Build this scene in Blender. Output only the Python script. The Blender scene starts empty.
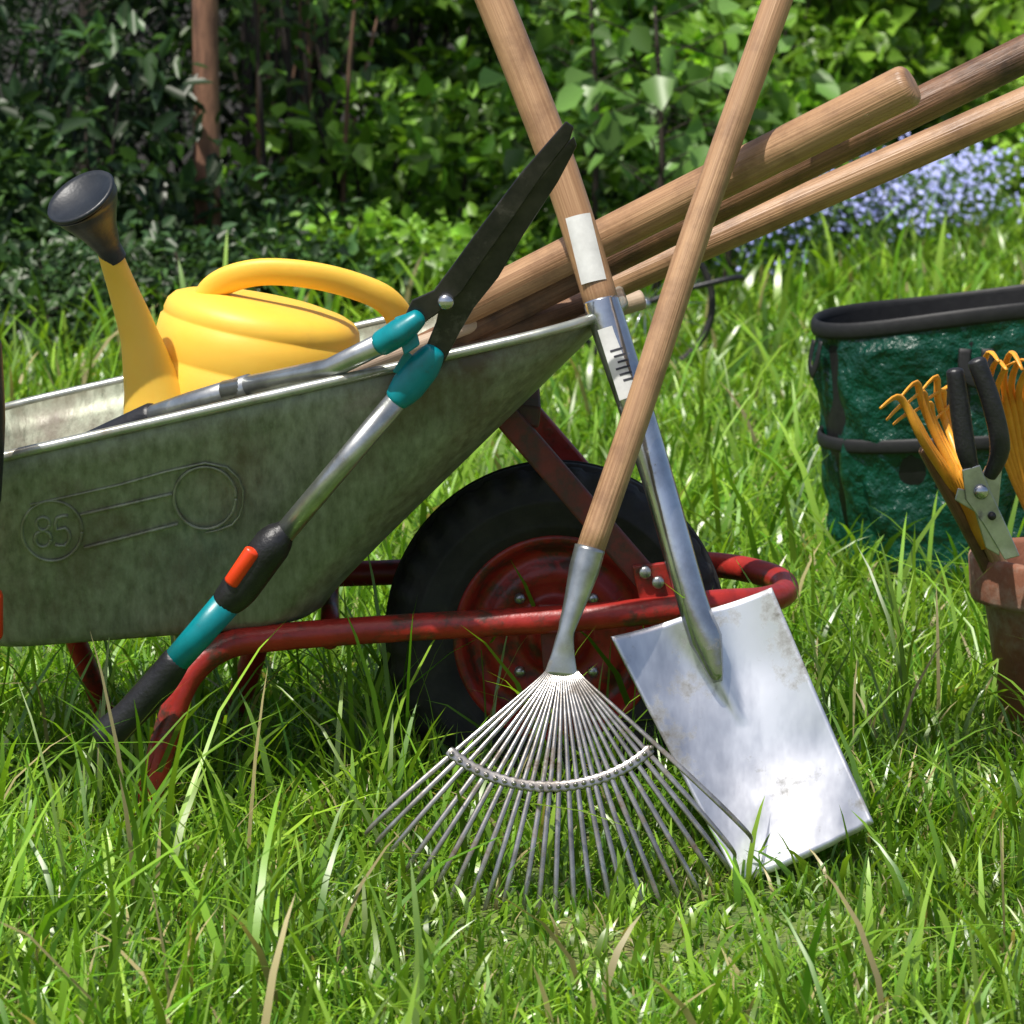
import bpy, bmesh, math, random
import numpy as np
from mathutils import Vector, Matrix, noise as mnoise
random.seed(7); rng=np.random.default_rng(11)
sc=bpy.context.scene
F=3440.0; CD=4.0; CH=0.965; HY=-35.0
def M(px,py,d):
    """survey helper: photo measurement + distance in metres -> world metres"""
    return Vector(((px-512)*d/F, d-CD, CH-(py-HY)*d/F))
# ------------------------------------------------------------ camera / light
cam=bpy.data.cameras.new("camera"); co=bpy.data.objects.new("camera",cam); sc.collection.objects.link(co)
co.location=(0,-CD,CH); co.rotation_euler=(math.pi/2,0,0)
cam.sensor_width=36; cam.lens=36*F/1024; cam.shift_y=-(512-HY)/1024; cam.clip_end=500; cam.clip_start=.05
cam.dof.use_dof=True; cam.dof.focus_distance=3.75; cam.dof.aperture_fstop=16
sc.camera=co
sc.view_settings.view_transform='Standard'; sc.view_settings.look='None'; sc.view_settings.exposure=0
SD=Vector((-0.27,-0.34,0.88)).normalized()
w=bpy.data.worlds.new("World"); sc.world=w; w.use_nodes=True
nt=w.node_tree; bg=nt.nodes["Background"]; sky=nt.nodes.new("ShaderNodeTexSky"); sky.sky_type='NISHITA'; sky.sun_disc=False
sky.sun_elevation=math.asin(SD.z); sky.sun_rotation=math.atan2(SD.x,SD.y)%(2*math.pi); sky.dust_density=3.0; sky.air_density=.8
nt.links.new(sky.outputs[0],bg.inputs[0]); bg.inputs[1].default_value=0.13
sl=bpy.data.lights.new("sun",'SUN'); sl.energy=5.0; sl.angle=math.radians(.5); sl.color=(1,.965,.90)
so=bpy.data.objects.new("sun",sl); sc.collection.objects.link(so); so.rotation_euler=SD.to_track_quat('Z','Y').to_euler(); so.location=(-3,-5,10)
# ------------------------------------------------------------ materials
def newmat(name):
    m=bpy.data.materials.new(name); m.use_nodes=True; n=m.node_tree; n.nodes.clear()
    o=n.nodes.new("ShaderNodeOutputMaterial"); return m,n,o
def N(n,t,**k):
    x=n.nodes.new(t)
    for a,b in k.items(): setattr(x,a,b)
    return x
def pmat(name,c1,c2=None,rough=.5,metal=0,scale=20,stretch=(1,1,1),bump=0,bscale=60,coord='Object',lo=.35,hi=.65,r2=None,sub=0,coat=0,c3=None,s3=6,lo3=.55,hi3=.7,m3=(1,1,1),bd=.004):
    m,n,o=newmat(name); p=N(n,"ShaderNodeBsdfPrincipled"); n.links.new(p.outputs[0],o.inputs[0])
    p.inputs["Roughness"].default_value=rough; p.inputs["Metallic"].default_value=metal
    p.inputs["Coat Weight"].default_value=coat
    if sub: p.inputs["Subsurface Weight"].default_value=sub; p.inputs["Subsurface Radius"].default_value=(.02,.01,.003)
    tc=N(n,"ShaderNodeTexCoord"); mp=N(n,"ShaderNodeMapping"); mp.inputs["Scale"].default_value=stretch
    n.links.new(tc.outputs[coord],mp.inputs[0])
    nz=N(n,"ShaderNodeTexNoise"); nz.inputs["Scale"].default_value=scale; nz.inputs["Detail"].default_value=6; nz.inputs["Roughness"].default_value=.65
    n.links.new(mp.outputs[0],nz.inputs[0])
    r=N(n,"ShaderNodeValToRGB"); r.color_ramp.elements[0].position=lo; r.color_ramp.elements[1].position=hi
    r.color_ramp.elements[0].color=(*c1,1); r.color_ramp.elements[1].color=(*(c2 or c1),1)
    n.links.new(nz.outputs[0],r.inputs[0]); col=r.outputs[0]
    if c3:
        mp3=N(n,"ShaderNodeMapping"); mp3.inputs["Scale"].default_value=m3; n.links.new(tc.outputs["Object"],mp3.inputs[0])
        z3=N(n,"ShaderNodeTexNoise"); z3.inputs["Scale"].default_value=s3; z3.inputs["Detail"].default_value=8; z3.inputs["Roughness"].default_value=.7
        n.links.new(mp3.outputs[0],z3.inputs[0])
        mr=N(n,"ShaderNodeMapRange"); mr.inputs[1].default_value=lo3; mr.inputs[2].default_value=hi3; n.links.new(z3.outputs[0],mr.inputs[0])
        mx=N(n,"ShaderNodeMix",data_type='RGBA'); n.links.new(mr.outputs[0],mx.inputs[0]); n.links.new(col,mx.inputs[6]); mx.inputs[7].default_value=(*c3,1)
        col=mx.outputs[2]
        if metal>0:
            mm=N(n,"ShaderNodeMapRange"); mm.inputs[3].default_value=metal; mm.inputs[4].default_value=0; n.links.new(mr.outputs[0],mm.inputs[0]); n.links.new(mm.outputs[0],p.inputs["Metallic"])
    n.links.new(col,p.inputs["Base Color"])
    if r2 is not None:
        q=N(n,"ShaderNodeMapRange"); q.inputs[1].default_value=lo; q.inputs[2].default_value=hi; q.inputs[3].default_value=rough; q.inputs[4].default_value=r2
        n.links.new(nz.outputs[0],q.inputs[0]); n.links.new(q.outputs[0],p.inputs["Roughness"])
    if bump:
        z=N(n,"ShaderNodeTexNoise"); z.inputs["Scale"].default_value=bscale; z.inputs["Detail"].default_value=5; n.links.new(mp.outputs[0],z.inputs[0])
        b=N(n,"ShaderNodeBump"); b.inputs["Strength"].default_value=bump; b.inputs["Distance"].default_value=bd
        n.links.new(z.outputs[0],b.inputs["Height"]); n.links.new(b.outputs[0],p.inputs["Normal"])
    return m
wood=pmat("wood_worn",(.25,.125,.058),(.52,.315,.17),.40,0,1,(300,4,1),.35,1.6,'UV',.25,.7,c3=(.13,.062,.033),s3=11,lo3=.47,hi3=.78)
wood2=pmat("wood_brown",(.13,.058,.03),(.31,.165,.085),.42,0,1,(260,6,1),.5,1.6,'UV',.3,.7,c3=(.05,.027,.017),s3=9,lo3=.45,hi3=.68)
wood3=pmat("wood_pale",(.36,.25,.17),(.60,.47,.34),.6,0,1,(260,6,1),.3,1.6,'UV',.3,.7)
galv=pmat("galvanised_steel",(.145,.16,.11),(.34,.37,.28),.36,.32,9,(10,10,.6),.2,14,'Object',.3,.7,r2=.6,c3=(.105,.075,.045),s3=4.6,lo3=.50,hi3=.68,m3=(1,1,.8))
rimg=pmat("rim_steel",(.34,.36,.31),(.50,.52,.47),.30,.6,30,(1,1,1),.1,60,c3=(.16,.13,.09),s3=14,lo3=.52,hi3=.7)
redp=pmat("red_paint",(.42,.028,.02),(.26,.018,.013),.36,0,25,(1,1,1),.25,80,c3=(.085,.03,.018),s3=20,lo3=.51,hi3=.61)
reddk=pmat("red_paint_dirty",(.20,.028,.02),(.10,.022,.016),.6,0,25,(1,1,1),.2,80,c3=(.06,.03,.02),s3=22,lo3=.46,hi3=.6)
rubber=pmat("rubber",(.010,.010,.011),(.034,.031,.028),.72,0,16,(1,1,1),.2,150,c3=(.085,.07,.048),s3=9,lo3=.56,hi3=.8)
steel=pmat("scuffed_steel",(.24,.25,.28),(.86,.87,.89),.24,.93,3.2,(1.5,1.5,.5),.18,16,'Object',.30,.58,r2=.40,c3=(.12,.11,.09),s3=11,lo3=.53,hi3=.65)
steeltube=pmat("steel_tube",(.66,.68,.70),(.36,.37,.39),.17,.93,12,(1,1,1),.08,60,c3=(.16,.13,.10),s3=30,lo3=.6,hi3=.72)
alu=pmat("aluminium",(.56,.58,.57),(.30,.31,.30),.28,.85,20,(1,1,1),.08,60,c3=(.12,.11,.09),s3=28,lo3=.58,hi3=.7)
rakesteel=pmat("rake_steel",(.50,.48,.45),(.28,.26,.23),.27,.88,40,(1,1,1),.1,80,c3=(.11,.075,.05),s3=25,lo3=.53,hi3=.68)
teal=pmat("teal_plastic",(.0,.24,.28),(.0,.18,.21),.35,0,30,bump=.08,c3=(.05,.10,.09),s3=30,lo3=.6,hi3=.8)
blackp=pmat("black_plastic",(.010,.010,.012),(.020,.020,.022),.42,0,40,bump=.2,bscale=250)
rosem=pmat("rose_black_plastic",(.010,.013,.018),(.02,.024,.03),.42,0,40,bump=.1,bscale=250)
blade=pmat("blade_black",(.014,.014,.016),(.045,.04,.038),.32,.3,30,bump=.15,bscale=60,c3=(.10,.09,.08),s3=26,lo3=.56,hi3=.72)
orred=pmat("orange_red_plastic",(.80,.06,.01),(.75,.05,.01),.35)
yellow=pmat("yellow_plastic",(.92,.58,.075),(.90,.53,.055),.50,0,6,(1,1,1),.06,60,sub=.25,c3=(.66,.40,.07),s3=9,lo3=.62,hi3=.9)
orange=pmat("orange_paint",(.90,.42,.04),(.72,.28,.03),.35,0,30,bump=.1)
terra=pmat("terracotta",(.30,.115,.06),(.20,.075,.043),.8,0,12,bump=.3,bscale=90,c3=(.40,.32,.25),s3=8,lo3=.48,hi3=.68)
bagm=pmat("green_woven_plastic",(.0,.066,.036),(.002,.020,.012),.30,0,7,(1,1,1),1.0,26,lo=.3,hi=.75,bd=.022)
blk=pmat("black_webbing",(.005,.005,.0055),(.010,.010,.010),.6,0,60,bump=.2)
paper=pmat("paper_label",(.72,.72,.70),(.50,.50,.48),.6,0,20)
ink=pmat("ink",(.04,.04,.05),None,.6)
bark=pmat("bark",(.32,.16,.095),(.12,.06,.038),.9,0,9,(4,4,.8),.8,20)
barkd=pmat("bark_dark",(.045,.032,.022),(.02,.015,.012),.9,0,9,(4,4,.8),.8,20)
stemm=pmat("dry_stem",(.19,.10,.06),(.10,.06,.035),.9,0,9)
fencem=pmat("fence_wood",(.22,.095,.055),(.12,.05,.03),.8,0,4,(6,6,.6),.3,20)
def leafmat(name,trans=.4,gl=.07,gr=.35,tint=(1.15,1.2,.55)):
    m,n,o=newmat(name); a=N(n,"ShaderNodeAttribute",attribute_name="Col")
    d=N(n,"ShaderNodeBsdfDiffuse"); t=N(n,"ShaderNodeBsdfTranslucent"); g=N(n,"ShaderNodeBsdfGlossy"); g.inputs["Roughness"].default_value=gr
    g.inputs[0].default_value=(1,1,.95,1)
    mu=N(n,"ShaderNodeMix",data_type='RGBA',blend_type='MULTIPLY'); mu.inputs[0].default_value=1; mu.inputs[7].default_value=(*tint,1)
    n.links.new(a.outputs[0],mu.inputs[6]); n.links.new(a.outputs[0],d.inputs[0]); n.links.new(mu.outputs[2],t.inputs[0])
    m1=N(n,"ShaderNodeMixShader"); m1.inputs[0].default_value=trans; n.links.new(d.outputs[0],m1.inputs[1]); n.links.new(t.outputs[0],m1.inputs[2])
    m2=N(n,"ShaderNodeMixShader"); m2.inputs[0].default_value=gl; n.links.new(m1.outputs[0],m2.inputs[1]); n.links.new(g.outputs[0],m2.inputs[2])
    n.links.new(m2.outputs[0],o.inputs[0]); return m
grassm=leafmat("grass_blade",.42,.055,.36,(1.2,1.2,.5)); leafm=leafmat("leaf",.4,.03,.4)
petal=pmat("petal_blue",(.33,.38,.86),(.52,.55,.92),.6,0,50)
# ------------------------------------------------------------ mesh helpers
def mkobj(name,verts,faces,mat,parent=None,smooth=True,uvs=None):
    me=bpy.data.meshes.new(name); me.from_pydata([tuple(v) for v in verts],[],faces); me.update()
    if uvs is not None:
        ul=me.uv_layers.new(name="UVMap")
        for l in me.loops: ul.data[l.index].uv=uvs[l.vertex_index]
    if smooth:
        for p in me.polygons: p.use_smooth=True
    if mat: me.materials.append(mat)
    ob=bpy.data.objects.new(name,me); sc.collection.objects.link(ob)
    if parent: ob.parent=parent
    return ob
def empty(name):
    e=bpy.data.objects.new(name,None); e.empty_display_size=.1; sc.collection.objects.link(e); return e
def catmull(pts,rs,sub):
    n=len(pts); P=[];R=[]
    for i in range(n-1):
        p0=pts[max(i-1,0)];p1=pts[i];p2=pts[i+1];p3=pts[min(i+2,n-1)]
        for k in range(sub):
            t=k/sub
            P.append(.5*((2*p1)+(p2-p0)*t+(2*p0-5*p1+4*p2-p3)*t*t+(3*p1-p0-3*p2+p3)*t**3))
            R.append([a+(b-a)*t for a,b in zip(rs[i],rs[i+1])])
    P.append(pts[-1]);R.append(list(rs[-1])); return P,R
UVN=[0]
def tube(name,pts,r,mat,parent=None,seg=16,smooth=0,up=None,cap=True,round_end=(False,False),closed=False,rl=.6):
    pts=[Vector(p) for p in pts]; UVN[0]+=1
    if not isinstance(r,(list,tuple)): r=[r]*len(pts)
    rs=[(x,x) if not isinstance(x,(list,tuple)) else tuple(x) for x in r]
    if smooth: pts,rs=catmull(pts,rs,smooth)
    def rnd(pts,rs,end):
        idx=-1 if end else 0; a=pts[-1]-pts[-2] if end else pts[0]-pts[1]; a=a.normalized(); R=rs[idx]; base=pts[idx]; ext=[]
        for k in range(1,5):
            an=k/4*math.pi/2*.97
            q=math.cos(an) if rl>=.5 else 1-(1-math.cos(an))*.35
            ext.append((base+a*(min(R)*rl*math.sin(an)),(R[0]*q,R[1]*q)))
        if end: return pts+[e[0] for e in ext], list(rs)+[e[1] for e in ext]
        ext=ext[::-1]; return [e[0] for e in ext]+pts,[e[1] for e in ext]+list(rs)
    if round_end[0]: pts,rs=rnd(pts,rs,False)
    if round_end[1]: pts,rs=rnd(pts,rs,True)
    n=len(pts); V=[];UV=[];Fc=[]; L=0; h=Vector(up) if up is not None else None
    prev=None; off=.013*(UVN[0]%17)
    for i in range(n):
        t=(pts[min(i+1,n-1)]-pts[max(i-1,0)]).normalized()
        if i: L+=(pts[i]-pts[i-1]).length
        if h is not None: nn=h
        elif prev is None: nn=Vector((0,0,1)) if abs(t.z)<.8 else Vector((0,1,0))
        else: nn=prev
        nn=(nn-t*nn.dot(t)).normalized(); prev=nn; b=t.cross(nn)
        for k in range(seg):
            a=2*math.pi*k/seg
            V.append(pts[i]+b*(math.cos(a)*rs[i][0])+nn*(math.sin(a)*rs[i][1])); UV.append((abs(k/seg-.5)*2*.06+off,L))
    for i in range(n-1):
        for k in range(seg):
            a=i*seg+k;b2=i*seg+(k+1)%seg; Fc.append((a,b2,b2+seg,a+seg))
    if cap: Fc.append(tuple(range(seg))[::-1]); Fc.append(tuple((n-1)*seg+k for k in range(seg)))
    return mkobj(name,V,Fc,mat,parent,uvs=UV)
def lathe(name,prof,origin,axis,mat,parent=None,seg=64,mod=None,refx=None):
    ax=Vector(axis).normalized(); rx=Vector(refx) if refx else (Vector((1,0,0)) if abs(ax.x)<.9 else Vector((0,0,1)))
    rx=(rx-ax*rx.dot(ax)).normalized(); ry=ax.cross(rx); o=Vector(origin); V=[];Fc=[];UV=[]
    for j,(r,hh) in enumerate(prof):
        for i in range(seg):
            a=2*math.pi*i/seg; rr,h2=(r,hh)
            if mod: rr,h2=mod(i,j,a,r,hh)
            V.append(o+rx*(rr*math.cos(a))+ry*(rr*math.sin(a))+ax*h2); UV.append((abs(i/seg-.5),h2))
    for j in range(len(prof)-1):
        for i in range(seg):
            a=j*seg+i;b=j*seg+(i+1)%seg; Fc.append((a,b,b+seg,a+seg))
    ob=mkobj(name,V,Fc,mat,parent,uvs=UV); return ob
def plate(name,poly,thick,mat,parent=None,bevel=.0008,smooth=False):
    n=len(poly); t=Vector(thick); poly=[Vector(p) for p in poly]
    V=[p for p in poly]+[p+t for p in poly]
    Fc=[tuple(range(n)),tuple(range(2*n-1,n-1,-1))]+[((i+1)%n,i,i+n,(i+1)%n+n) for i in range(n)]
    ob=mkobj(name,V,Fc,mat,parent,smooth=False)
    bm=bmesh.new(); bm.from_mesh(ob.data); bmesh.ops.recalc_face_normals(bm,faces=bm.faces); bm.to_mesh(ob.data); bm.free()
    if bevel:
        b=ob.modifiers.new("bevel",'BEVEL'); b.width=bevel; b.segments=2; b.limit_method='ANGLE'
    return ob
def patch(name,p0,p1,r,face,half,mat,parent=None,seg=10):
    p0=Vector(p0);p1=Vector(p1);t=(p1-p0).normalized();f=Vector(face);f=(f-t*f.dot(t)).normalized();b=t.cross(f);V=[];Fc=[]
    for P in (p0,p1):
        for k in range(seg+1):
            a=-half+2*half*k/seg; V.append(P+f*math.cos(a)*r+b*math.sin(a)*r)
    for k in range(seg): Fc.append((k,k+1,k+seg+2,k+seg+1))
    return mkobj(name,V,Fc,mat,parent)
def colmesh(name,V,faces_idx,nper,C,mat,parent=None):
    items=len(V)//nper; me=bpy.data.meshes.new(name)
    me.vertices.add(len(V)); me.vertices.foreach_set("co",V.astype(np.float32).ravel())
    flat=np.concatenate([np.array(f) for f in faces_idx]); nl=len(flat)
    loops=(np.arange(items)[:,None]*nper+flat[None,:]).ravel()
    me.loops.add(len(loops)); me.loops.foreach_set("vertex_index",loops.astype(np.int32))
    sizes=np.array([len(f) for f in faces_idx]); starts=np.concatenate([[0],np.cumsum(sizes)[:-1]])
    me.polygons.add(items*len(faces_idx))
    me.polygons.foreach_set("loop_start",(np.arange(items)[:,None]*nl+starts[None,:]).ravel().astype(np.int32))
    me.update(calc_edges=True); me.validate()
    ca=me.color_attributes.new("Col",'FLOAT_COLOR','POINT')
    c=np.ones((len(V),4),np.float32); c[:,:3]=np.repeat(C,nper,axis=0) if len(C)==items else C
    ca.data.foreach_set("color",c.ravel()); me.materials.append(mat)
    me.polygons.foreach_set("use_smooth",np.ones(len(me.polygons),bool))
    ob=bpy.data.objects.new(name,me); sc.collection.objects.link(ob)
    if parent: ob.parent=parent
    return ob
# ------------------------------------------------------------ ground
m,n,o=newmat("lawn_soil"); p=N(n,"ShaderNodeBsdfPrincipled"); n.links.new(p.outputs[0],o.inputs[0]); p.inputs["Roughness"].default_value=.95
tc=N(n,"ShaderNodeTexCoord"); z1=N(n,"ShaderNodeTexNoise"); z1.inputs["Scale"].default_value=3.5; z1.inputs["Detail"].default_value=10; z1.inputs["Roughness"].default_value=.7
n.links.new(tc.outputs["Object"],z1.inputs[0]); r=N(n,"ShaderNodeValToRGB"); r.color_ramp.elements[0].position=.35; r.color_ramp.elements[0].color=(.06,.12,.018,1)
r.color_ramp.elements[1].position=.70; r.color_ramp.elements[1].color=(.30,.23,.12,1); e=r.color_ramp.elements.new(.52); e.color=(.14,.19,.04,1)
n.links.new(z1.outputs[0],r.inputs[0])
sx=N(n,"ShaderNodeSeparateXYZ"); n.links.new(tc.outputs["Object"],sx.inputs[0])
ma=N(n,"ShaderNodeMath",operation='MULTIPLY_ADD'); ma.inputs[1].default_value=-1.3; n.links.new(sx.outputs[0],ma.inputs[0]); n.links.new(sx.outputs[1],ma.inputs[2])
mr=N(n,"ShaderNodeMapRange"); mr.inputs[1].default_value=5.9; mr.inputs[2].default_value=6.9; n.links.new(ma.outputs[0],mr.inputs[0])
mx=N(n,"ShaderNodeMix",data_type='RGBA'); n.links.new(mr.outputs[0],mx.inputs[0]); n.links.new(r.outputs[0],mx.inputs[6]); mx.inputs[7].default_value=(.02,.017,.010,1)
n.links.new(mx.outputs[2],p.inputs["Base Color"])
bz=N(n,"ShaderNodeTexNoise"); bz.inputs["Scale"].default_value=60; n.links.new(tc.outputs["Object"],bz.inputs[0]); bp=N(n,"ShaderNodeBump"); bp.inputs["Distance"].default_value=.02
n.links.new(bz.outputs[0],bp.inputs["Height"]); n.links.new(bp.outputs[0],p.inputs["Normal"])
mkobj("ground",[(-150,-60,0),(150,-60,0),(150,240,0),(-150,240,0)],[(0,1,2,3)],m,smooth=False)
# ------------------------------------------------------------ grass
def edge_d(X,d):
    px=512+X*F/d
    return np.interp(px,[-200,0,400,700,1000,1300],[8.0,8.2,9.2,10.2,12.3,13.2])
def make_grass():
    Bs=[];H=[];W=[];COL=[];LEAN=[]
    def zone(d0,d1,dens,wmul,hmul):
        x1=.19*d1+.3; A=2*x1*(d1-d0); n=int(A*dens)
        X=rng.uniform(-x1,x1,n); d=rng.uniform(d0,d1,n)
        keep=(np.abs(X)<.155*d+.25)&(d<edge_d(X,d)+.3); X=X[keep]; d=d[keep]; n=len(X)
        ph=np.sin(X*7.1+1.3*np.sin(d*5))*np.sin(d*6.3+1.7*np.sin(X*4.2)); ph2=np.sin(X*17+d*9)*np.sin(d*21-X*8)
        ph3=np.sin(X*31+2*np.sin(d*13))*np.sin(d*37+2*np.sin(X*11))
        hb=.058+.016*ph+.013*ph2+.012*ph3
        hb=hb+.014*np.clip((-.02-X)/.25,0,1)*(d<3.55)
        hb=hb+.030*((X>-.2)&(X<.5)&(d>3.75)&(d<4.3))*1.0
        hb=hb+.014*np.exp(-(((X-.72)/.3)**2+((d-4.9)/.4)**2))
        short=np.exp(-(((X-.13)/.27)**2+((d-3.42)/.24)**2)**2); hb=hb*(1-.56*short)
        near=np.clip((3.35-d)/.3,0,1); hb=hb*(1-.18*near)
        bare=np.exp(-(((X-.12)/.20)**2+((d-3.30)/.16)**2)); bare=np.maximum(bare,.7*(ph3*ph2>.3)*(d<3.6))
        kp=rng.uniform(0,1,n)>bare*.4
        h=hb*rng.uniform(.4,1.45,n)*hmul
        tall=(rng.uniform(0,1,n)<(.06+.045*(X<-.02))*(1-.80*short)*(1+ph2)); h=np.where(tall,h*rng.uniform(1.5,2.8,n),h)
        flat=(rng.uniform(0,1,n)<.08)
        wd=rng.uniform(.0012,.0031,n)*wmul; wd=np.where(tall,wd*1.4,wd)
        for (cx,cd,crr) in ((.70,4.32,.085),(.74,5.45,.2)): kp&=((X-cx)**2+(d-cd)**2)>crr*crr
        kp&=~((np.abs(X-.05)<.14)&(np.abs(d-4)<.05)&(rng.uniform(0,1,n)<.8))
        X=X[kp];d=d[kp];h=h[kp];wd=wd[kp];tall=tall[kp];ph=ph[kp];ph2=ph2[kp];flat=flat[kp]; n=len(X)
        base=np.stack([X,d-CD,np.full(n,-.003)],1)
        k=np.clip(rng.uniform(0,1,n)*.85+.15*ph2+.08,0,1)
        c=np.stack([.085+.27*k,.27+.30*k,.012+.035*k],1)
        c*=(rng.uniform(.45,1.25,n)*(1+.2*ph))[:,None]
        dry=rng.uniform(0,1,n)<.04; c[dry]=np.array([.55,.46,.22])*rng.uniform(.6,1.1,dry.sum())[:,None]
        Bs.append(base);H.append(h);W.append(wd);COL.append(c);LEAN.append(np.where(flat,1.9,np.where(tall,rng.uniform(.2,.95,n),rng.uniform(.15,1.2,n))))
    zone(2.8,4.9,12500,1.0,1.0); zone(4.9,7.6,5000,1.45,1.2); zone(7.6,13.5,2100,2.5,1.3)
    B=np.concatenate(Bs);H=np.concatenate(H);W=np.concatenate(W);C=np.concatenate(COL);Ln=np.concatenate(LEAN); n=len(B)
    th=rng.uniform(0,2*np.pi,n); ld=np.stack([np.cos(th),np.sin(th),np.zeros(n)],1)
    fa=th+np.pi/2+rng.normal(0,.7,n); wd=np.stack([np.cos(fa),np.sin(fa),np.zeros(n)],1)
    V=np.zeros((n,9,3)); cc=np.zeros((n,9,3))
    for i,(s,wf) in enumerate([(0,.8),(.3,1),(.6,.85),(.85,.5),(1,0)]):
        up=s-.30*Ln*s**2.5; out=.85*Ln*s**1.9
        ctr=B+ld*(H*out)[:,None]; ctr[:,2]+=H*up
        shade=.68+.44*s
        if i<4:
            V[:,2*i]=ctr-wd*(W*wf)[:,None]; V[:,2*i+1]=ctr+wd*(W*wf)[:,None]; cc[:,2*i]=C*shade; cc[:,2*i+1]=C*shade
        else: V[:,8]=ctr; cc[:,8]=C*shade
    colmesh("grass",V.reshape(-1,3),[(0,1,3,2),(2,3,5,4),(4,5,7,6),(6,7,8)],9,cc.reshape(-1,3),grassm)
make_grass()
# ------------------------------------------------------------ leaves
def leafarr(C,D,Nn,L,Wd):
    n=len(C); D=D/np.linalg.norm(D,axis=1,keepdims=True); S=np.cross(D,Nn); S/=np.linalg.norm(S,axis=1,keepdims=True)+1e-9; Nn=np.cross(S,D)
    V=np.zeros((n,6,3)); L=L[:,None];Wd=Wd[:,None]
    V[:,0]=C; V[:,1]=C+D*L*.3+S*Wd*.5+Nn*Wd*.16; V[:,2]=C+D*L*.68+S*Wd*.36+Nn*Wd*.08; V[:,3]=C+D*L-Nn*L*.12
    V[:,4]=C+D*L*.68-S*Wd*.36+Nn*Wd*.08; V[:,5]=C+D*L*.3-S*Wd*.5+Nn*Wd*.16
    return V.reshape(-1,3)
LF=[(0,1,2,3),(0,3,4,5)]
def foliage(center,rad,nclus,per,ls,col,var=.65,flat=.25,narrow=.55,shell=.45,spread=.10):
    n=nclus; u=rng.normal(0,1,(n,3)); u/=np.linalg.norm(u,axis=1,keepdims=True); rr=rng.uniform(shell,1,n)**.7
    lob=1+.25*np.sin(u[:,0]*5+rng.uniform(0,6))*np.cos(u[:,2]*6+rng.uniform(0,6))+rng.normal(0,.12,n)
    cc=np.array(center)+u*np.array(rad)*(rr*lob)[:,None]; cc[:,2]=np.maximum(cc[:,2],.02)
    C=np.repeat(cc,per,0)+rng.normal(0,spread,(n*per,3))*np.array([1,1,.35]); C[:,2]=np.abs(C[:,2])
    U=np.repeat(u,per,0); m=n*per
    D=U*.5+rng.normal(0,.7,(m,3)); D[:,2]-=.15
    Nn=rng.normal(0,.5,(m,3))*1.0; Nn[:,2]+=1.0; Nn[:,1]-=flat; Nn[:,0]-=.1
    L=ls*rng.uniform(.5,1.3,m); cb=np.repeat(rng.uniform(1-var,1+var,n),per)*rng.uniform(.7,1.3,m)
    # leaf colour gets darker towards the bottom of each clump
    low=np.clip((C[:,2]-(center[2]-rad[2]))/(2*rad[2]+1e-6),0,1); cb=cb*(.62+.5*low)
    k=rng.uniform(0,1,m)[:,None]; base=np.array(col)*cb[:,None]; base=base*(1-k*.3)+base*np.array([1.8,1.3,.7])*k*.3
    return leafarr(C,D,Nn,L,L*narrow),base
def shrub(name,X,d,rx,h,nclus,per,ls,col,**k):
    par=empty(name); par.location=(X,d-CD,0)
    V,c=foliage((0,0,h*.5),(rx,rx*.8,h*.52),nclus,per,ls,col,**k)
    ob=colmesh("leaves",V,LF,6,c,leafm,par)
    for i in range(4):
        a=rng.uniform(0,6.28); q=Vector((math.cos(a)*rx*.5,math.sin(a)*rx*.4,h*rng.uniform(.6,.9)))
        tube("stem",[(q.x*.1,q.y*.1,-.02),(q.x*.5,q.y*.5,q.z*.5),q],[.012,.008,.003],barkd,par,seg=6,smooth=2)
    return par
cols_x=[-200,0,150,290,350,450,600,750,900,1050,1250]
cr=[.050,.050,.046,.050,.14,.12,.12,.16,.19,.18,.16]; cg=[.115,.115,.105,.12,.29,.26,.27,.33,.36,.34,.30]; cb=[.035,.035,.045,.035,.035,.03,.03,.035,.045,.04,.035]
for row,(off,hh,rx,ncl,per,ls) in enumerate([(.25,.26,.30,75,14,.040),(.9,.72,.42,58,14,.072),(2.0,1.30,.58,56,14,.092),(3.6,1.6,.8,56,13,.12)]):
    step=[62,80,100,130][row]
    for px in range(-170,1240,step):
        pxx=px+random.uniform(-.35,.35)*step; e=float(np.interp(pxx,[-200,0,400,700,1000,1300],[8.0,8.2,9.2,10.2,12.3,13.2]))
        d=e+off+random.uniform(-.15,.3); h=hh*random.uniform(.7,1.25); nar=random.choice([.4,.55,.7]); l2=ls*random.choice([.75,1,1.25])
        if row==1 and 100<pxx<345: h=.34; nar=.4
        if row==2 and 120<pxx<355: continue
        if row==0 and 745<pxx<990: continue
        if row==1 and 745<pxx<990: d+=.6; h=min(h,.55)
        if row>=2 and pxx<150: nar=.16; l2=.075; per=26
        X=(pxx-512)*d/F
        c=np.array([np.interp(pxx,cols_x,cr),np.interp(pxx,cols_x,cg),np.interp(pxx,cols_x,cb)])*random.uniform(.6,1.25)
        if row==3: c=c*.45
        shrub("shrub",X,d,rx*random.uniform(.7,1.05),h,ncl,per,l2,c,narrow=nar,spread=.06 if row<3 else .12)
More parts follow.
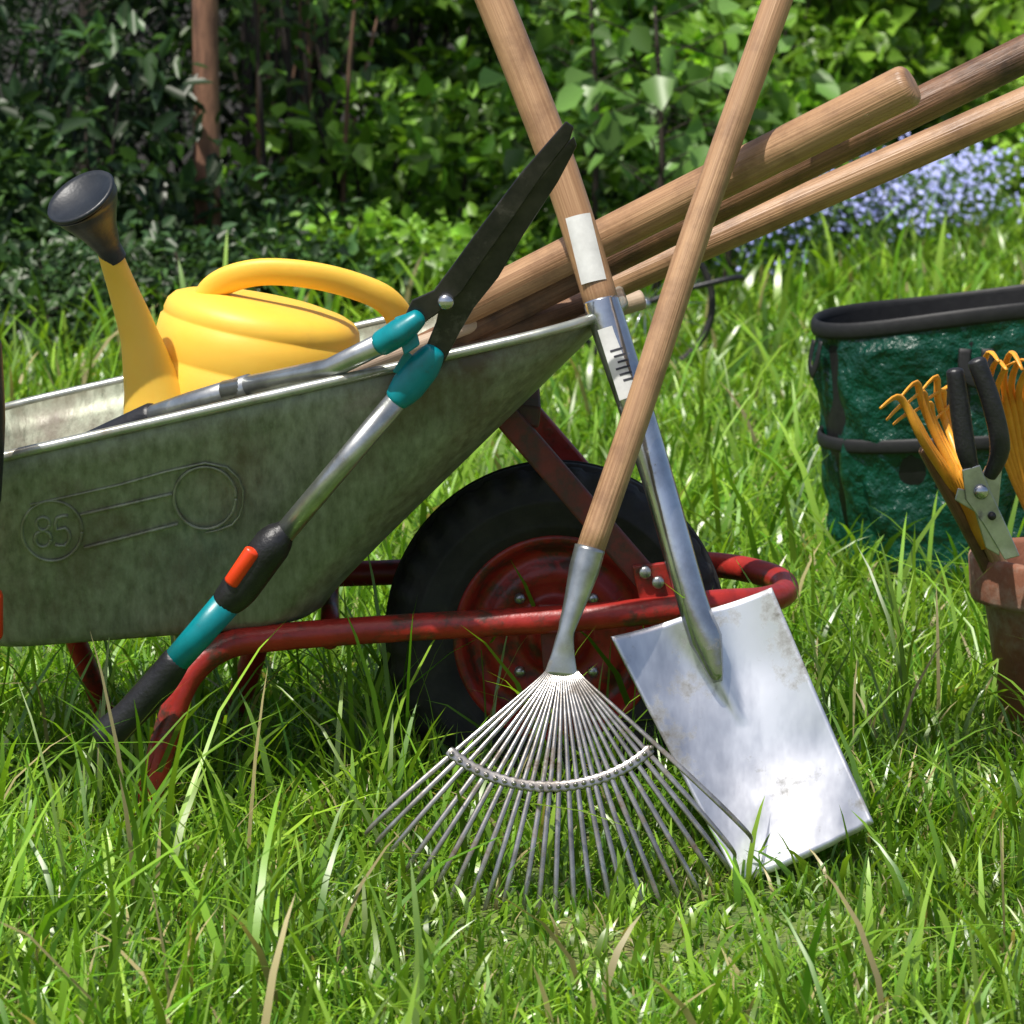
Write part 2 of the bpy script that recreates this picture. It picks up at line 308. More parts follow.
def broad(px,d,h,n,ls,col):
    par=empty("broadleaf_sapling"); X=(px-512)*d/F; par.location=(X,d-CD,0)
    tube("trunk",[(0,0,0),(.02,0,h*.5),(0,.02,h)],[.012,.009,.004],barkd,par,seg=8,smooth=3)
    Cs=[];
    for i in range(n):
        a=rng.uniform(0,6.28); z=h*rng.uniform(.45,1.05); rr=rng.uniform(.08,.32); q=Vector((math.cos(a)*rr,math.sin(a)*rr,z))
        if i%3==0: tube("twig",[(0,0,z-.08),q*1.0],[.003,.0015],barkd,par,seg=5)
        Cs.append(q)
    C=np.array(Cs); D=C*np.array([1,1,0])+rng.normal(0,.15,C.shape); D[:,2]-=.15; Nn=rng.normal(0,.5,C.shape); Nn[:,2]+=1.0; Nn[:,1]-=.4
    L=ls*rng.uniform(.5,1.3,n); c=np.array(col)*rng.uniform(.5,1.3,(n,1)); colmesh("leaves",leafarr(C,D,Nn,L,L*.8),LF,6,c,leafm,par)
broad(655,9.6,.85,70,.095,(.16,.31,.07)); broad(725,9.9,.75,50,.085,(.15,.30,.065)); broad(590,10.0,.9,50,.085,(.13,.27,.06))
# trees
def limb_tree(name,X,d,H,r,crown,nclus,col,mat,ls=.15,cz=None):
    par=empty(name); par.location=(X,d-CD,0)
    tube("trunk",[(0,0,-.05),(.01,0,.12),(.0,.02,H*.35),(.05,.0,H*.7),(.02,.04,H)],[r*1.35,r*1.05,r*.9,r*.65,r*.25],mat,par,seg=12,smooth=4)
    Vs=[];Cc=[]
    for i in range(9):
        a=i*2.4+rng.uniform(-.4,.4); z0=H*(.45+.055*i); L=crown*rng.uniform(.6,1.0); q=Vector((math.cos(a)*L,math.sin(a)*L,z0+L*.35))
        tube("limb",[(0.02,.01,z0),(q.x*.5,q.y*.5,z0+L*.25),q],[r*.4,r*.25,r*.08],mat,par,seg=7,smooth=3)
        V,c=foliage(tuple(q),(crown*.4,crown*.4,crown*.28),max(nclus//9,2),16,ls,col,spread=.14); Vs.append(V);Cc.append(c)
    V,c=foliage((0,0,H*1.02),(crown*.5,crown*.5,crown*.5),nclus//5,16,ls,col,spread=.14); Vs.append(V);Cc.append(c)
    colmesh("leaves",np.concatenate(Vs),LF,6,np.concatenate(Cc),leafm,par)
G=(.05,.12,.03)
limb_tree("pine_tree",(204-512)*9.4/F,9.4,4.8,.037,.7,50,G,bark)
limb_tree("tree",-2.9,9.2,4.4,.09,1.2,110,G,barkd)
limb_tree("tree",(95-512)*11.6/F,11.6,4.4,.06,1.0,80,G,barkd)
limb_tree("tree",(400-512)*13.5/F,13.5,4.8,.08,1.2,90,G,barkd)
limb_tree("tree",2.2,16.2,5.0,.09,1.4,80,G,barkd)
st=empty("sapling_thicket")
for i in range(38):
    px=random.uniform(235,352); d=random.uniform(9.8,12.2); X=(px-512)*d/F; hh=random.uniform(.8,1.9); lx=random.uniform(-.2,.2)
    tube("stem",[(X,d-CD,-.02),(X+lx*.3+random.uniform(-.03,.03),d-CD,hh*.5),(X+lx,d-CD+.05,hh)],[.009,.006,.003],random.choice([stemm,barkd,barkd]),st,seg=6,smooth=3)
V,c=foliage(((290-512)*10.3/F,6.3,.85),(.4,.4,.45),50,10,.06,(.09,.20,.04)); colmesh("leaves",V,LF,6,c,leafm,st)
V,c=foliage(((230-512)*11.6/F,7.6,1.1),(.6,.3,.6),50,12,.07,(.045,.11,.03)); colmesh("leaves",V,LF,6,c,leafm,st)
fe=empty("wooden_fence"); 
for i in range(34):
    x=.2+i*.125; plate("board",[(x,11.6,0),(x+.118,11.6,0),(x+.118,11.6,1.5),(x,11.6,1.5)],(0,.02,0),fencem,fe,bevel=0)
for z in (.3,1.2): plate("rail",[(.2,11.625,z),(4.45,11.625,z),(4.45,11.625,z+.08),(.2,11.625,z+.08)],(0,.03,0),fencem,fe)
fm=empty("forget_me_nots"); Cs=[]
for i in range(125):
    px=random.uniform(740,1000); e=float(np.interp(px,[700,1000],[10.2,12.3])); d=e-random.uniform(-.5,.75); X=(px-512)*d/F; hh=random.uniform(.12,.32)
    for k in range(14): Cs.append((X+random.gauss(0,.08),d-CD+random.gauss(0,.08),abs(hh+random.gauss(0,.04))))
Vf=[];Ff=[]
for c0 in Cs:
    b=len(Vf); t=Vector((random.gauss(0,.4),-.8,.7)).normalized(); a=t.orthogonal().normalized(); bb=t.cross(a); s=random.uniform(.006,.0125)
    Vf.append(Vector(c0)+t*.002)
    for k in range(10):
        an=k*math.pi/5; rr=s*(1 if k%2 else .55); Vf.append(Vector(c0)+a*math.cos(an)*rr+bb*math.sin(an)*rr)
    for k in range(10): Ff.append((b,b+1+k,b+1+(k+1)%10))
mkobj("petals",Vf,Ff,petal,fm,smooth=False)
n=2200; px=rng.uniform(738,1005,n); dd=np.interp(px,[700,1000],[10.2,12.3])+rng.uniform(-.7,.6,n); C=np.stack([(px-512)*dd/F,dd-CD,rng.uniform(.0,.26,n)],1)
D=rng.normal(0,1,(n,3)); D[:,2]=abs(D[:,2]); Nn=rng.normal(0,.4,(n,3)); Nn[:,2]+=1; colmesh("leaves",leafarr(C,D,Nn,rng.uniform(.03,.06,n),rng.uniform(.01,.02,n)),LF,6,np.array([.12,.24,.06])*rng.uniform(.4,1.3,(n,1)),leafm,fm)
# ------------------------------------------------------------ WHEELBARROW
wb=empty("wheelbarrow")
def rrect(x0,x1,hw,r,zf):
    pts=[]; NL,NS,NC=26,10,9
    def line(a,b,n): return [(a[0]+(b[0]-a[0])*i/n,a[1]+(b[1]-a[1])*i/n) for i in range(n)]
    def arc(cx,cy,a0): return [(cx+r*math.cos(a0+math.pi/2*i/NC),cy+r*math.sin(a0+math.pi/2*i/NC)) for i in range(NC)]
    pts+=line((x0+r,-hw),(x1-r,-hw),NL)+arc(x1-r,-hw+r,-math.pi/2)+line((x1,-hw+r),(x1,hw-r),NS)+arc(x1-r,hw-r,0)
    pts+=line((x1-r,hw),(x0+r,hw),NL)+arc(x0+r,hw-r,math.pi/2)+line((x0,hw-r),(x0,-hw+r),NS)+arc(x0+r,-hw+r,math.pi)
    return [Vector((x,y,zf(x))) for x,y in pts]
zrim=lambda x:.577+.228*(x-.079)
zbot=lambda x:.222+.07*(x+.29)
top=rrect(-.70,.124,.28,.12,zrim); bot=rrect(-.60,-.225,.165,.06,zbot)
prof=[(-.22,-.0),(-.14,-.004),(-.07,-.002),(-.01,.012),(.035,.04),(.07,.085),(.13,.15),(.25,.27),(.4,.415),(.55,.56),(.7,.705),(.85,.85),(1,1)]
V=[];nr=len(top)
for (wf,zf) in prof:
    for a,b in zip(bot,top):
        q=a+(b-a)*wf; q.z=a.z+(b.z-a.z)*zf; V.append(q)
Fc=[]
for j in range(len(prof)-1):
    for i in range(nr): Fc.append((j*nr+i,j*nr+(i+1)%nr,(j+1)*nr+(i+1)%nr,(j+1)*nr+i))
Fc.append(tuple(range(nr))[::-1])
tray=mkobj("tray",V,Fc,galv,wb); so_=tray.modifiers.new("s",'SOLIDIFY'); so_.thickness=.003; so_.offset=-1
tube("tray_rolled_rim",[q+Vector((0,0,0)) for q in top]+[top[0]],.0058,rimg,wb,seg=10,cap=False)
def onpanel(px,py,out=.0):
    d=3.75
    for _ in range(8):
        P=M(px,py,d); s=(P.z-zbot(P.x))/(zrim(P.x)-zbot(P.x)); d=CD-(.165+.115*s)
    P=M(px,py,d); P.y-=out; return P
def emb(name,pts,r=.0018): tube(name,[onpanel(x,y,-.0001) for x,y in pts],r,galv,wb,seg=8,smooth=2)
circ=lambda cx,cy,r,n=28:[(cx+r*math.cos(2*math.pi*i/n),cy+r*math.sin(2*math.pi*i/n)) for i in range(n+1)]
emb("embossed_ring",circ(52,531,30)); emb("embossed_ring",circ(205,498,31))
emb("embossed_line",[(80,515),(120,506),(172,494)]); emb("embossed_line",[(84,548),(120,539),(178,524)])
emb("embossed_line",[(30,505),(120,485),(205,463),(238,478),(243,505),(232,525),(205,533)],.0014)
emb("embossed_digit",circ(43,524,6.5,12),.0020); emb("embossed_digit",circ(43,539,8,12),.0020)
emb("embossed_digit",[(68,516),(57,518),(56,530),(65,528),(70,537),(65,546),(55,545)],.0020)
near=[M(140,840,3.80),M(152,785,3.80),M(172,715,3.81),M(190,675,3.82),M(222,648,3.83),M(270,638,3.84),M(400,628,3.84),M(560,619,3.84),M(660,610,3.84),M(718,603,3.86)]
loop=[M(765,600,3.92),M(786,590,4.0),M(768,575,4.08)]
far=[M(700,564,4.15),M(560,566,4.16),M(400,572,4.16),M(300,578,4.16),M(268,600,4.17),M(255,650,4.18),M(235,715,4.20),M(226,770,4.22)]
tube("frame_tube",near+loop+far,.0152,redp,wb,seg=18,smooth=6,round_end=(True,True))
tube("rear_leg",[M(60,600,4.15),M(80,650,4.17),M(108,720,4.2),M(122,765,4.22),M(226,772,4.22)],.013,redp,wb,seg=14,smooth=5)
tube("rear_leg",[M(-60,600,3.86),M(-50,700,3.82),M(-40,800,3.8),M(-10,842,3.8),M(140,842,3.8)],.0145,redp,wb,seg=14,smooth=5)
tube("handle_tube",[M(-60,600,3.86),M(-200,600,3.8),M(-500,540,3.72)],.0145,redp,wb,seg=14,smooth=5)
tube("handle_tube",[M(60,600,4.15),M(-80,590,4.18),M(-450,500,4.25)],.0145,redp,wb,seg=14,smooth=5)
tube("cross_member",[M(205,655,3.83),M(262,605,4.16)],.011,redp,wb,seg=12)
tube("cross_member",[M(330,640,3.84),M(330,585,4.16)],.011,redp,wb,seg=12)
def bar(name,a,b,wd,th,mat):
    a=Vector(a);b=Vector(b);t=(b-a).normalized();s=t.cross(Vector((0,1,0))).normalized()
    return plate(name,[a+s*wd,b+s*wd,b-s*wd,a-s*wd],(0,th,0),mat,wb,bevel=.003)
p1=M(500,410,3.855);p2=M(655,590,3.85)
bar("brace",p1,p2,.0145,.018,reddk)
bar("brace",(p1.x,.125,p1.z),(p2.x,.13,p2.z),.0145,.018,redp)
bar("brace_tie",(p1.x-.02,-.135,p1.z-.002),(p1.x+.045,-.135,p1.z-.01),.012,.27,reddk)
plate("bracket",[M(632,566,3.842),M(668,562,3.842),M(684,600,3.842),M(640,604,3.842)],(0,.006,0),redp,wb,bevel=.002)
for (x,y) in ((658,582),(645,572)): lathe("bolt",[(0,-.006),(.006,-.006),(.007,-.004),(.007,0)],M(x,y,3.840),(0,1,0),alu,wb,seg=12)
WC=Vector((.0512,0,.1894))
for yy in (-.153,.15): plate("axle_bracket",[(WC.x-.022,yy,WC.z+.06),(WC.x+.022,yy,WC.z+.06),(WC.x+.016,yy,WC.z-.018),(WC.x-.016,yy,WC.z-.018)],(0,.005,0),reddk,wb,bevel=.002)
tube("axle",[(WC.x,-.162,WC.z),(WC.x,.162,WC.z)],.009,steeltube,wb)
h=[(.113,-.030),(.118,-.040),(.128,-.0455),(.131,-.0480),(.134,-.0475),(.137,-.0495),(.155,-.0515),(.158,-.0535),(.162,-.0535),(.165,-.0505),(.176,-.0490),(.182,-.047),(.190,-.042),(.1915,-.036),(.1945,-.030),(.1965,-.024),(.1925,-.022),(.1925,-.019),(.198,-.017),(.199,-.008),(.1945,-.006),(.1945,-.002),(.199,0)]
tp=h+[(r_,-y_) for r_,y_ in h[-2::-1]]
def tmod(i,j,a,r_,hh):
    if .180<r_<.1966 and (i//3)%2==0 and abs(hh)>.023: return r_-.0035,hh*.96
    return r_,hh
lathe("tyre",tp,WC,(0,1,0),rubber,wb,seg=216,mod=tmod)
rp=[(.110,.04),(.119,.037),(.120,.034),(.111,.02),(.104,0),(.111,-.02),(.120,-.034),(.1195,-.0405),(.113,-.041),(.107,-.034),(.101,-.018),(.094,-.012),(.086,-.013),(.080,-.019),(.070,-.021),(.060,-.018),(.050,-.012),(.042,-.014),(.036,-.030),(.030,-.034),(.022,-.036),(.021,-.055),(.0085,-.056)]
lathe("wheel_rim",rp,WC,(0,1,0),redp,wb,seg=96)
lathe("wheel_disc_back",[(.112,.03),(.10,.012),(.05,.008),(.04,.03),(.022,.034),(.021,.055),(.008,.056)],WC,(0,1,0),redp,wb,seg=64)
for k in range(4):
    a=math.pi/4+k*math.pi/2; lathe("wheel_bolt",[(0,-.006),(.006,-.006),(.007,0)],(WC.x+.06*math.cos(a),-.018,WC.z+.06*math.sin(a)),(0,1,0),alu,wb,seg=8)
# ------------------------------------------------------------ WATERING CAN
wc=empty("watering_can")
ax=Vector((math.sin(math.radians(11)),.0,math.cos(math.radians(11)))).normalized()
T=M(266,303,4.06)
bp=[(0,-.225),(.112,-.225),(.124,-.218),(.126,-.19),(.1262,-.150),(.1242,-.146),(.1242,-.142),(.1258,-.138),(.1250,-.105),(.1240,-.083),(.1218,-.079),(.1218,-.075),(.1232,-.071),(.1215,-.050),(.1200,-.034),(.1172,-.031),(.1170,-.028),(.1178,-.025),(.1150,-.014),(.108,-.006),(.096,-.001),(.07,.004),(.045,.006),(0,.006)]
lathe("body",bp,T,ax,yellow,wc,seg=96)
tube("handle",[M(204,330,4.04),M(206,298,4.03),M(225,281,4.02),M(262,272,4.01),M(310,275,4.01),M(355,286,4.02),M(388,302,4.03),M(402,330,4.05),M(392,380,4.08),M(365,420,4.08)],[(.014,.014),(.015,.012)]+[(.017,.0105)]*6+[(.014,.012)]*2,yellow,wc,seg=18,smooth=6)
tube("spout",[M(205,450,4.0),M(165,428,3.98),M(152,385,3.97),M(139,335,3.96),M(122,287,3.95),M(107,246,3.93)],[.056,.046,.033,.022,.0165,.0125],yellow,wc,seg=24,smooth=6)
rc=M(82,199,3.90); ra=(Vector((-.42,-.50,.74))).normalized(); rb=M(108,247,3.93)
tube("rose",[rb+(rb-rc)*.25,rb,rb+(rc-rb)*.35,rb+(rc-rb)*.75,rc-ra*.006,rc],[.0145,.0145,.022,.036,.0405,.0415],rosem,wc,seg=36,cap=False,smooth=3)
lathe("rose_face",[(.0415,0),(.043,.003),(.041,.006),(.036,.003),(.02,-.003),(0,-.004)],rc,ra,rosem,wc,seg=36)
# ------------------------------------------------------------ HEDGE SHEARS
hs=empty("hedge_shears")
def poly(pts,d0,d1,y0=125,y1=745): return [M(x,y,d0+(d1-d0)*(y-y0)/(y1-y0)) for x,y in pts]
b1=[(404,318),(412,300),(434,290),(452,266),(478,230),(520,174),(566,121),(574,127),(570,140),(545,172),(508,226),(478,268),(462,292),(440,312),(412,332)]
b2=[(424,378),(418,366),(436,322),(442,294),(462,272),(505,218),(552,158),(574,136),(577,146),(558,182),(524,234),(498,278),(474,308),(460,332),(438,374)]
plate("blade",poly(b1,3.628,3.768),(0,.004,0),blade,hs,bevel=.0015)
plate("blade",poly(b2,3.636,3.776),(0,.004,0),blade,hs,bevel=.0015)
pv=M(446,302,3.662); lathe("pivot_bolt",[(0,-.004),(.006,-.004),(.0085,-.001),(.009,.006),(.006,.016),(0,.016)],pv,(0,1,0),steeltube,hs,seg=20)
def dl(y): return 3.635+(y-125)/620*.14
def L(x,y,o=0): return M(x,y,dl(y)+o)
tube("blade_socket",[L(434,352),L(424,366),L(408,386),L(398,398)],[(.0125,.010),(.018,.013),(.0185,.0145),(.0145,.0135)],teal,hs,seg=18,smooth=4,round_end=(True,True))
plate("hand_guard",[L(392,372,-.002),L(406,350,-.002),L(420,362,-.002),L(432,378,-.002),L(420,384,-.002)],(0,.006,0),teal,hs,bevel=.002)
tube("arm_tube",[L(400,396),L(272,548)],.0122,alu,hs,seg=20)
tube("telescopic_collar",[L(284,532),L(272,545),L(240,588),L(226,602)],[(.0135,.0135),(.0235,.021),(.0235,.021),(.017,.017)],blackp,hs,seg=20,smooth=4,round_end=(True,True))
tube("release_button",[L(252,552,-.019),L(232,582,-.019)],[(.009,.007),(.009,.007)],orred,hs,seg=14,round_end=(True,True))
tube("arm_sleeve",[L(232,597),L(168,670)],[.0168,.0150],teal,hs,seg=20)
tube("grip",[L(176,660),L(160,682),L(128,716),L(106,736)],[(.0160,.016),(.0185,.0175),(.0175,.017),(.0200,.018)],blackp,hs,seg=20,smooth=5,round_end=(True,True))
tube("blade_socket",[M(418,318,3.668),M(400,332,3.672),M(382,343,3.68)],[(.0115,.010),(.0195,.015),(.0155,.014)],teal,hs,seg=18,smooth=4,round_end=(True,True))
plate("hand_guard",[M(394,318,3.668),M(412,312,3.668),M(420,345,3.668),M(404,356,3.668)],(0,.006,0),teal,hs,bevel=.002)
tube("arm_tube",[M(388,340,3.68),M(330,369,3.735),M(225,391,3.80)],.0118,alu,hs,seg=20)
tube("arm_sleeve",[M(250,386,3.785),M(190,404,3.84),M(150,418,3.87)],.0135,alu,hs,seg=20)
tube("grip",[M(152,417,3.87),M(60,460,3.93)],.0165,blackp,hs,seg=20,round_end=(True,True))
lp=empty("long_handled_lopper")
tube("grip",[M(-14,345,3.66),M(-11,420,3.67),M(-13,500,3.68)],[.017,.0175,.015],blackp,lp,seg=18,smooth=4,round_end=(True,True))
tube("arm_tube",[M(-12,495,3.68),M(-14,600,3.70)],.013,alu,lp); tube("arm_collar",[M(-14,596,3.70),M(-14,634,3.705)],.0185,orred,lp,round_end=(True,True))
tube("arm_lower",[M(-14,630,3.705),M(-30,770,3.73)],.013,alu,lp)
plate("lopper_blade",[M(-45,760,3.73),M(-18,760,3.73),M(-10,800,3.73),M(-22,855,3.73),M(-60,870,3.73),M(-35,820,3.73)],(0,.005,0),blade,lp)
# ------------------------------------------------------------ SPADE
sp=empty("spade")
def sd(y): return 3.62+(855-y)/855*.23
def S(x,y,o=0): return M(x,y,sd(y)+o)
tube("wooden_shaft",[S(462,-75),S(494,0),S(560,170),S(606,318)],[.0205,.0205,.0200,.0190],wood,sp,seg=24,smooth=4,round_end=(True,False))
tube("steel_socket",[S(601,300),S(604,312),S(612,336),S(655,470),S(692,600),S(706,640),S(718,682)],[.0196,.0202,.0200,.0175,.0165,(.0180,.013),(.005,.003)],steeltube,sp,seg=24,smooth=4)
A=S(578,218);B=S(594,284); patch("paper_label",A,B,.0212,(0,-1,.1),.72,paper,sp)
A=S(606,330);B=S(628,400); patch("paper_label",A,B,.0208,(0.3,-1,.1),.75,paper,sp)
for k in range(6):
    y=352+k*6; c0=S(606+(y-330)*.314,y); c1=S(606+(y+2-330)*.314,y+2); patch("label_print",c0,c1,.0213,(.35,-1,.1),.48-.1*(k%3),ink,sp)
TL=M(611,640,3.70);TR=M(771,591,3.715);BR=M(873,824,3.615);BL=M(738,884,3.60)
nn=(TR-TL).cross(BL-TL).normalized(); 
if nn.y>0: nn=-nn
nu,nv=40,44; V=[]
for j in range(nv+1):
    v=j/nv
    for i in range(nu+1):
        u=i/nu; P=(TL*(1-u)+TR*u)*(1-v)+(BL*(1-u)+BR*u)*v
        P=P+nn*(.018*(abs(2*u-1)**2.0))*(1-.4*v)+nn*.010*math.sin(v*math.pi)*-1
        ww=.15*(1-v/.45)
        if v<.45: P=P+nn*(.012*math.exp(-((u-.5)/max(ww,.02))**2)*(1-v/.45)**.6)
        P=P+nn*.0026*mnoise.noise(Vector((u*3,v*4,1.3)))
        P=P+(BL-TL).normalized()*(.004*(1-abs(2*u-1)**2)*v**8+.0012*mnoise.noise(Vector((u*14,3.1,0)))*v**10)
        V.append(P)
Fc=[(j*(nu+1)+i,j*(nu+1)+i+1,(j+1)*(nu+1)+i+1,(j+1)*(nu+1)+i) for j in range(nv) for i in range(nu)]
bl=mkobj("blade",V,Fc,steel,sp); q=bl.modifiers.new("s",'SOLIDIFY'); q.thickness=.0025; q.offset=0
# ------------------------------------------------------------ LEAF RAKE
rk=empty("leaf_rake")
tube("wooden_handle",[M(800,-70,3.82),M(781,-10,3.80),M(700,220,3.73),M(640,405,3.672),M(588,556,3.632)],[.0165,.0165,.0160,.0155,.0150],wood,rk,seg=22,smooth=4,round_end=(True,False))
A0=M(562,672,3.600)
tube("ferrule",[M(590,548,3.634),M(584,570,3.628),M(575,602,3.618),M(566,632,3.608),M(563,655,3.603),M(561,676,3.599)],[(.0165,.0165),(.0162,.0160),(.0120,.0115),(.0085,.0075),(.0125,.0050),(.0185,.0040)],alu,rk,seg=22,smooth=4,up=(0,-1,.3))
Dn=Vector((-.02,-.43,-.9)).normalized(); Rt=Vector((1,0,0)); Rt=(Rt-Dn*Rt.dot(Dn)).normalized(); Nf=Rt.cross(Dn).normalized()
if Nf.y>0: Nf=-Nf
nt_=25
def fan(th,L_,lift=0): return A0+(Rt*math.cos(th)+Dn*math.sin(th))*L_+Nf*lift
for k in range(nt_):
    f=k/(nt_-1); th=math.radians(140.5-f*100)+random.uniform(-.012,.012); Lk=.267+random.uniform(-.006,.006)
    base=A0+Rt*((f-.5)*.032)-Dn*.002
    pts=[]; bend=random.uniform(.8,1.3)
    for s,l in ((0,0),(.25,.004),(.5,.010),(.75,.011),(.88,.006),(.95,-.002),(.985,-.012),(1.0,-.030*bend)):
        q=(base*(1-s)+fan(th,Lk*min(s,.985))*s); pts.append(q+Nf*l)
    tube("tine",pts,[(.0007,.0009),(.0013,.0010),(.0022,.0011),(.0029,.0012),(.0029,.0012),(.0027,.0012),(.0023,.001),(.0015,.0009)],rakesteel,rk,seg=8,smooth=3,up=tuple(Nf))
def arcr(f): return .145-.022*f-.012*math.sin(f*math.pi)
arcp=[fan(math.radians(143-102*i/50),arcr(i/50),.0125) for i in range(51)]
tube("spacer_bar",arcp,[(.0050+.0014*(k%2),.0014) for k in range(51)],rakesteel,rk,seg=12,up=tuple(Nf),round_end=(True,True))
for k in range(nt_):
    f=k/(nt_-1); th=math.radians(141-f*100); lathe("rivet",[(0,.003),(.002,.0025),(.003,0)],fan(th,arcr(f),.0140),tuple(Nf),rakesteel,rk,seg=8)
# ------------------------------------------------------------ long wooden handles in tray
def handle(a,b,r0,r1,mat,ends=(True,True)):
    return tube("wooden_tool_handle",[a,a.lerp(b,.33),a.lerp(b,.66),b],[r0,r0*.6+r1*.4,r0*.3+r1*.7,r1],mat,None,seg=26,smooth=3,round_end=ends,rl=.4)
handle(M(455,312,3.93),M(905,87,3.74),.0200,.0240,wood)
handle(M(420,352,3.95),M(1110,12,3.86),.0190,.0215,wood2)
handle(M(440,360,4.02),M(1120,62,3.96),.0175,.0195,wood)
handle(M(300,400,3.98),M(640,300,4.06),.0130,.0120,wood3)
handle(M(330,396,3.90),M(600,296,3.98),.0105,.0110,wood2)
handle(M(345,372,3.86),M(560,292,3.98),.0095,.0085,wood3)
# ------------------------------------------------------------ GARDEN BAG
gb=empty("garden_waste_bag"); bc=M(975,0,5.45); bc=Vector((bc.x,bc.y,0)); Hh=.425
def bmod(i,j,a,r_,hh):
    f=hh/Hh; nz=mnoise.noise(Vector((math.cos(a)*2.2,math.sin(a)*2.2,hh*7)))*.018+mnoise.noise(Vector((math.cos(a)*7,math.sin(a)*7,hh*14)))*.014+mnoise.noise(Vector((math.cos(a)*16,math.sin(a)*16,hh*22)))*.005
    nz*=1 if f<.93 else .2
    return r_+nz, hh+ (f**2)*(.12*r_*math.cos(a))
bpf=[(0,.002),(.195,.002),(.205,.012)]+[(.212+.041*(k/40)+.006*math.sin(k/40*math.pi),.02+(Hh-.03)*k/40) for k in range(41)]+[(.254,Hh)]
lathe("bag_wall",bpf,(0,0,0),(0,0,1),bagm,gb,seg=180,mod=bmod)
lathe("bag_interior",[(.248,Hh),(.238,Hh*.6),(.2,.02),(0,.01)],(0,0,0),(0,0,1),blk,gb,seg=120,mod=lambda i,j,a,r_,hh:(r_,hh+((hh/Hh)**2)*.12*r_*math.cos(a)))  # inside of the bag, drawn in the near-black strap colour
def ringp(z,r_): return [Vector((r_*math.cos(a),r_*math.sin(a),z+((z/Hh)**2)*(.12*r_*math.cos(a))+.004*math.sin(a*3))) for a in [2*math.pi*k/72 for k in range(73)]]
tube("rim_hoop",ringp(Hh-.002,.2545),[(.006,.0135)]*73,blk,gb,seg=10,cap=False,up=(0,0,1))
tube("strap",ringp(.225,.2465),[(.004,.0115)]*73,blk,gb,seg=10,cap=False,up=(0,0,1))
def bagpt(a,z,o=0): rr=.212+.041*(z/Hh)+.012+o; return Vector((rr*math.cos(a),rr*math.sin(a),z))
for a in (math.radians(192),math.radians(262),math.radians(25)):
    tube("carry_loop",[bagpt(a,Hh-.05,.004),bagpt(a,.34,.014),bagpt(a+.06,.325,.016),bagpt(a+.12,.34,.014),bagpt(a+.13,Hh-.05,.004)],[(.010,.002)]*5,blk,gb,seg=8,smooth=4,up=tuple(Vector((math.cos(a),math.sin(a),0))))
gb.location=bc; gb.scale=(1,.62,1)
# ------------------------------------------------------------ POT + hand tools
pt=empty("terracotta_pot"); pc=M(1068,0,4.32); pc=Vector((pc.x,pc.y,0))
lathe("pot",[(0,.0),(.078,0),(.082,.004),(.104,.165),(.107,.168),(.1205,.170),(.1225,.176),(.1245,.222),(.122,.2275),(.112,.2275),(.109,.222),(.104,.165),(.08,.03),(0,.025)],pc,(0,0,1),terra,pt,seg=72)
soil=lathe("soil",[(.106,.185),(.05,.19),(0,.188)],pc,(0,0,1),pmat("potting_soil",(.03,.02,.012),(.05,.035,.02),.95,0,60,bump=.8),pt,seg=40)
hr=empty("hand_rake")
tube("handle",[M(1050,660,4.30),M(1005,575,4.27),M(985,535,4.25),M(950,470,4.23)],[.011,.011,.009,.007],wood,hr,seg=14,smooth=3)
for k in range(10):
    f=k/9; tx=880+f*60; ty=408-20*math.sin(f*2.4)+ (k%3)*13; dd=4.16+.014*k
    tube("tine",[M(985,548,4.25),M(955+f*20,492-f*12,4.235-.004*k),M(922+f*38,440-f*18+(k%3)*5,dd+.02),M(906+f*48,406-f*10+(k%3)*9,dd+.01),M(tx+16,ty-11,dd),M(tx,ty+random.uniform(-4,6),dd-.02)],[(.0048,.0024)]*4+[(.0045,.002),(.002,.0015)],orange,hr,seg=8,smooth=4)
hr2=empty("hand_rake")
tube("handle",[M(1075,640,4.36),M(1052,560,4.34),M(1040,500,4.33)],[.011,.010,.007],wood,hr2,seg=14,smooth=3)
for k in range(11):
    f=k/10; 
    tube("tine",[M(1045,545,4.34),M(1014+f*34,480,4.33),M(990+f*62,412,4.30),M(981+f*76,374+8*abs(f-.5)+(k%3)*8,4.27),M(989+f*76,352+(k%3)*9,4.23),M(999+f*78,362+(k%2)*8,4.20)],[(.0048,.0024)]*4+[(.0045,.002),(.002,.0015)],orange,hr2,seg=8,smooth=4)
ht=empty("hand_trowel")
tube("handle",[M(1020,640,4.30),M(985,560,4.27),M(925,450,4.22)],[.010,.010,.0085],wood2,ht,seg=14,smooth=3,round_end=(False,True))
ps=empty("pruning_shears")
tube("grip",[M(974,478,4.155),M(966,450,4.15),M(960,410,4.15),M(955,372,4.15)],[(.008,.006),(.0125,.009),(.0125,.0095),(.0110,.009)],blackp,ps,seg=16,smooth=5,round_end=(True,True))
tube("grip",[M(990,476,4.15),M(1000,448,4.145),M(992,405,4.14),M(977,362,4.14)],[(.008,.006),(.0125,.009),(.0120,.0095),(.0115,.009)],blackp,ps,seg=16,smooth=5,round_end=(True,True))
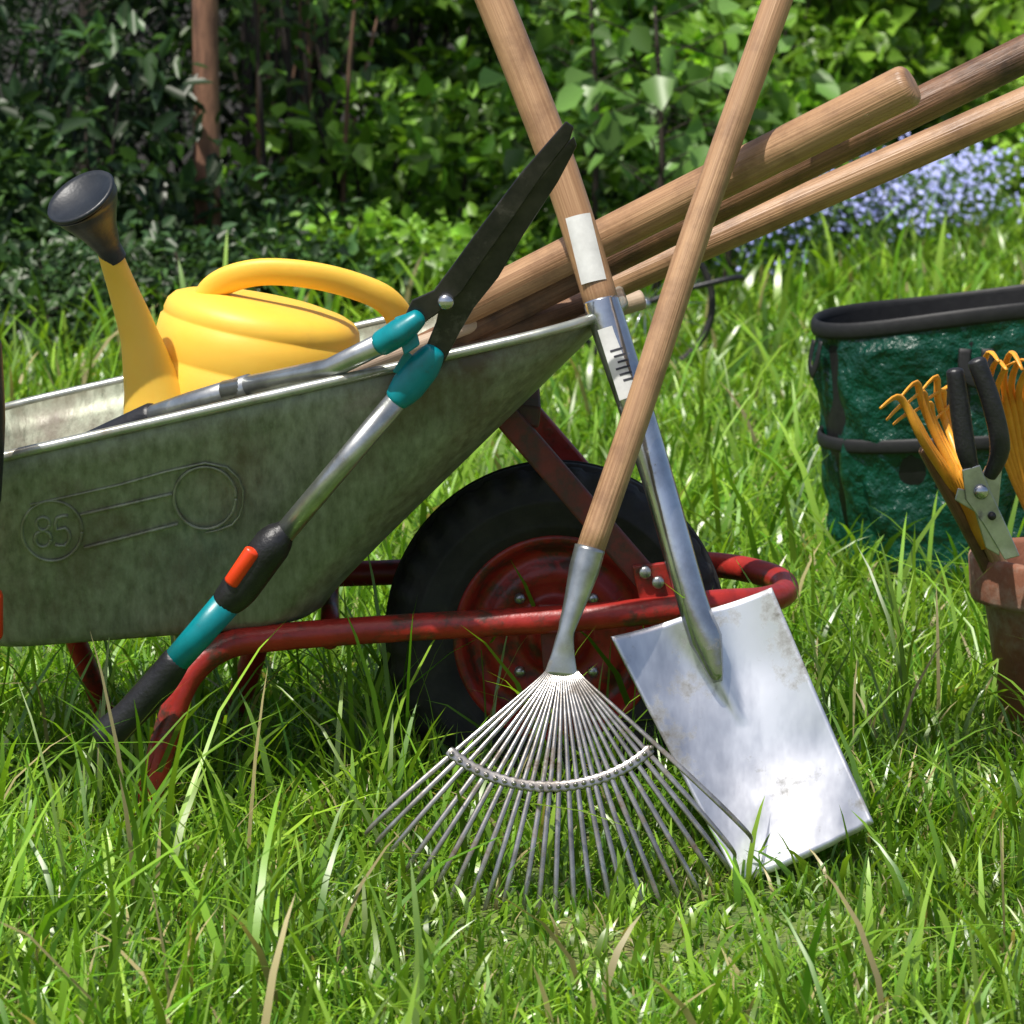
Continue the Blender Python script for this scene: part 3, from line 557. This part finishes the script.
plate("jaw",[M(962,470,4.145),M(980,465,4.145),M(990,490,4.145),M(1004,520,4.145),M(1020,556,4.145),M(1005,560,4.145),M(984,525,4.145),M(966,500,4.145)],(0,.004,0),alu,ps,bevel=.001)
plate("jaw",[M(1002,470,4.15),M(986,466,4.15),M(974,492,4.15),M(958,488,4.15),M(955,500,4.15),M(975,512,4.15),M(986,548,4.15),M(1000,556,4.15),M(998,510,4.15)],(0,.004,0),alu,ps,bevel=.001)
lathe("pivot",[(0,-.005),(.007,-.005),(.009,-.002),(.009,.012)],M(981,492,4.143),(0,1,0),steeltube,ps,seg=18)
lathe("pivot",[(0,-.005),(.004,-.005),(.005,-.002),(.005,.012)],M(992,516,4.143),(0,1,0),blade,ps,seg=18)
# old bicycle wheel left standing in the long grass
bw=empty("bicycle_wheel"); bwr=.158; c=M(645,0,8.0); c=Vector((c.x,c.y,bwr+.02)); ringc=[c+Vector((bwr*math.cos(a),.02*math.cos(a),bwr*math.sin(a))) for a in [2*math.pi*k/48 for k in range(49)]]
tube("tyre",ringc,.0085,rubber,bw,seg=10,cap=False)
for k in range(16):
    a=k*math.pi/8; tube("spoke",[c,c+Vector((bwr*math.cos(a),.02*math.cos(a),bwr*math.sin(a)))],.0012,steeltube,bw,seg=5)
lathe("hub",[(0,-.03),(.012,-.03),(.012,.03),(0,.03)],c,(0,1,0),steeltube,bw,seg=12)
tube("fork",[c,c+Vector((.08,-.01,.03)),c+Vector((.21,.0,.06)),c+Vector((.23,.06,.05))],.007,blackp,bw,seg=8,smooth=3)
def join_children(par,prefix,newname):
    obs=[o for o in par.children if o.name.split('.')[0]==prefix]
    if len(obs)<2: return
    bpy.ops.object.select_all(action='DESELECT')
    for o in obs: o.select_set(True)
    bpy.context.view_layer.objects.active=obs[0]; bpy.ops.object.join(); bpy.context.view_layer.objects.active.name=newname
bpy.context.view_layer.update()
join_children(st,"stem","stems"); join_children(rk,"rivet","rivets"); join_children(fe,"board","boards"); join_children(bw,"spoke","spokes")
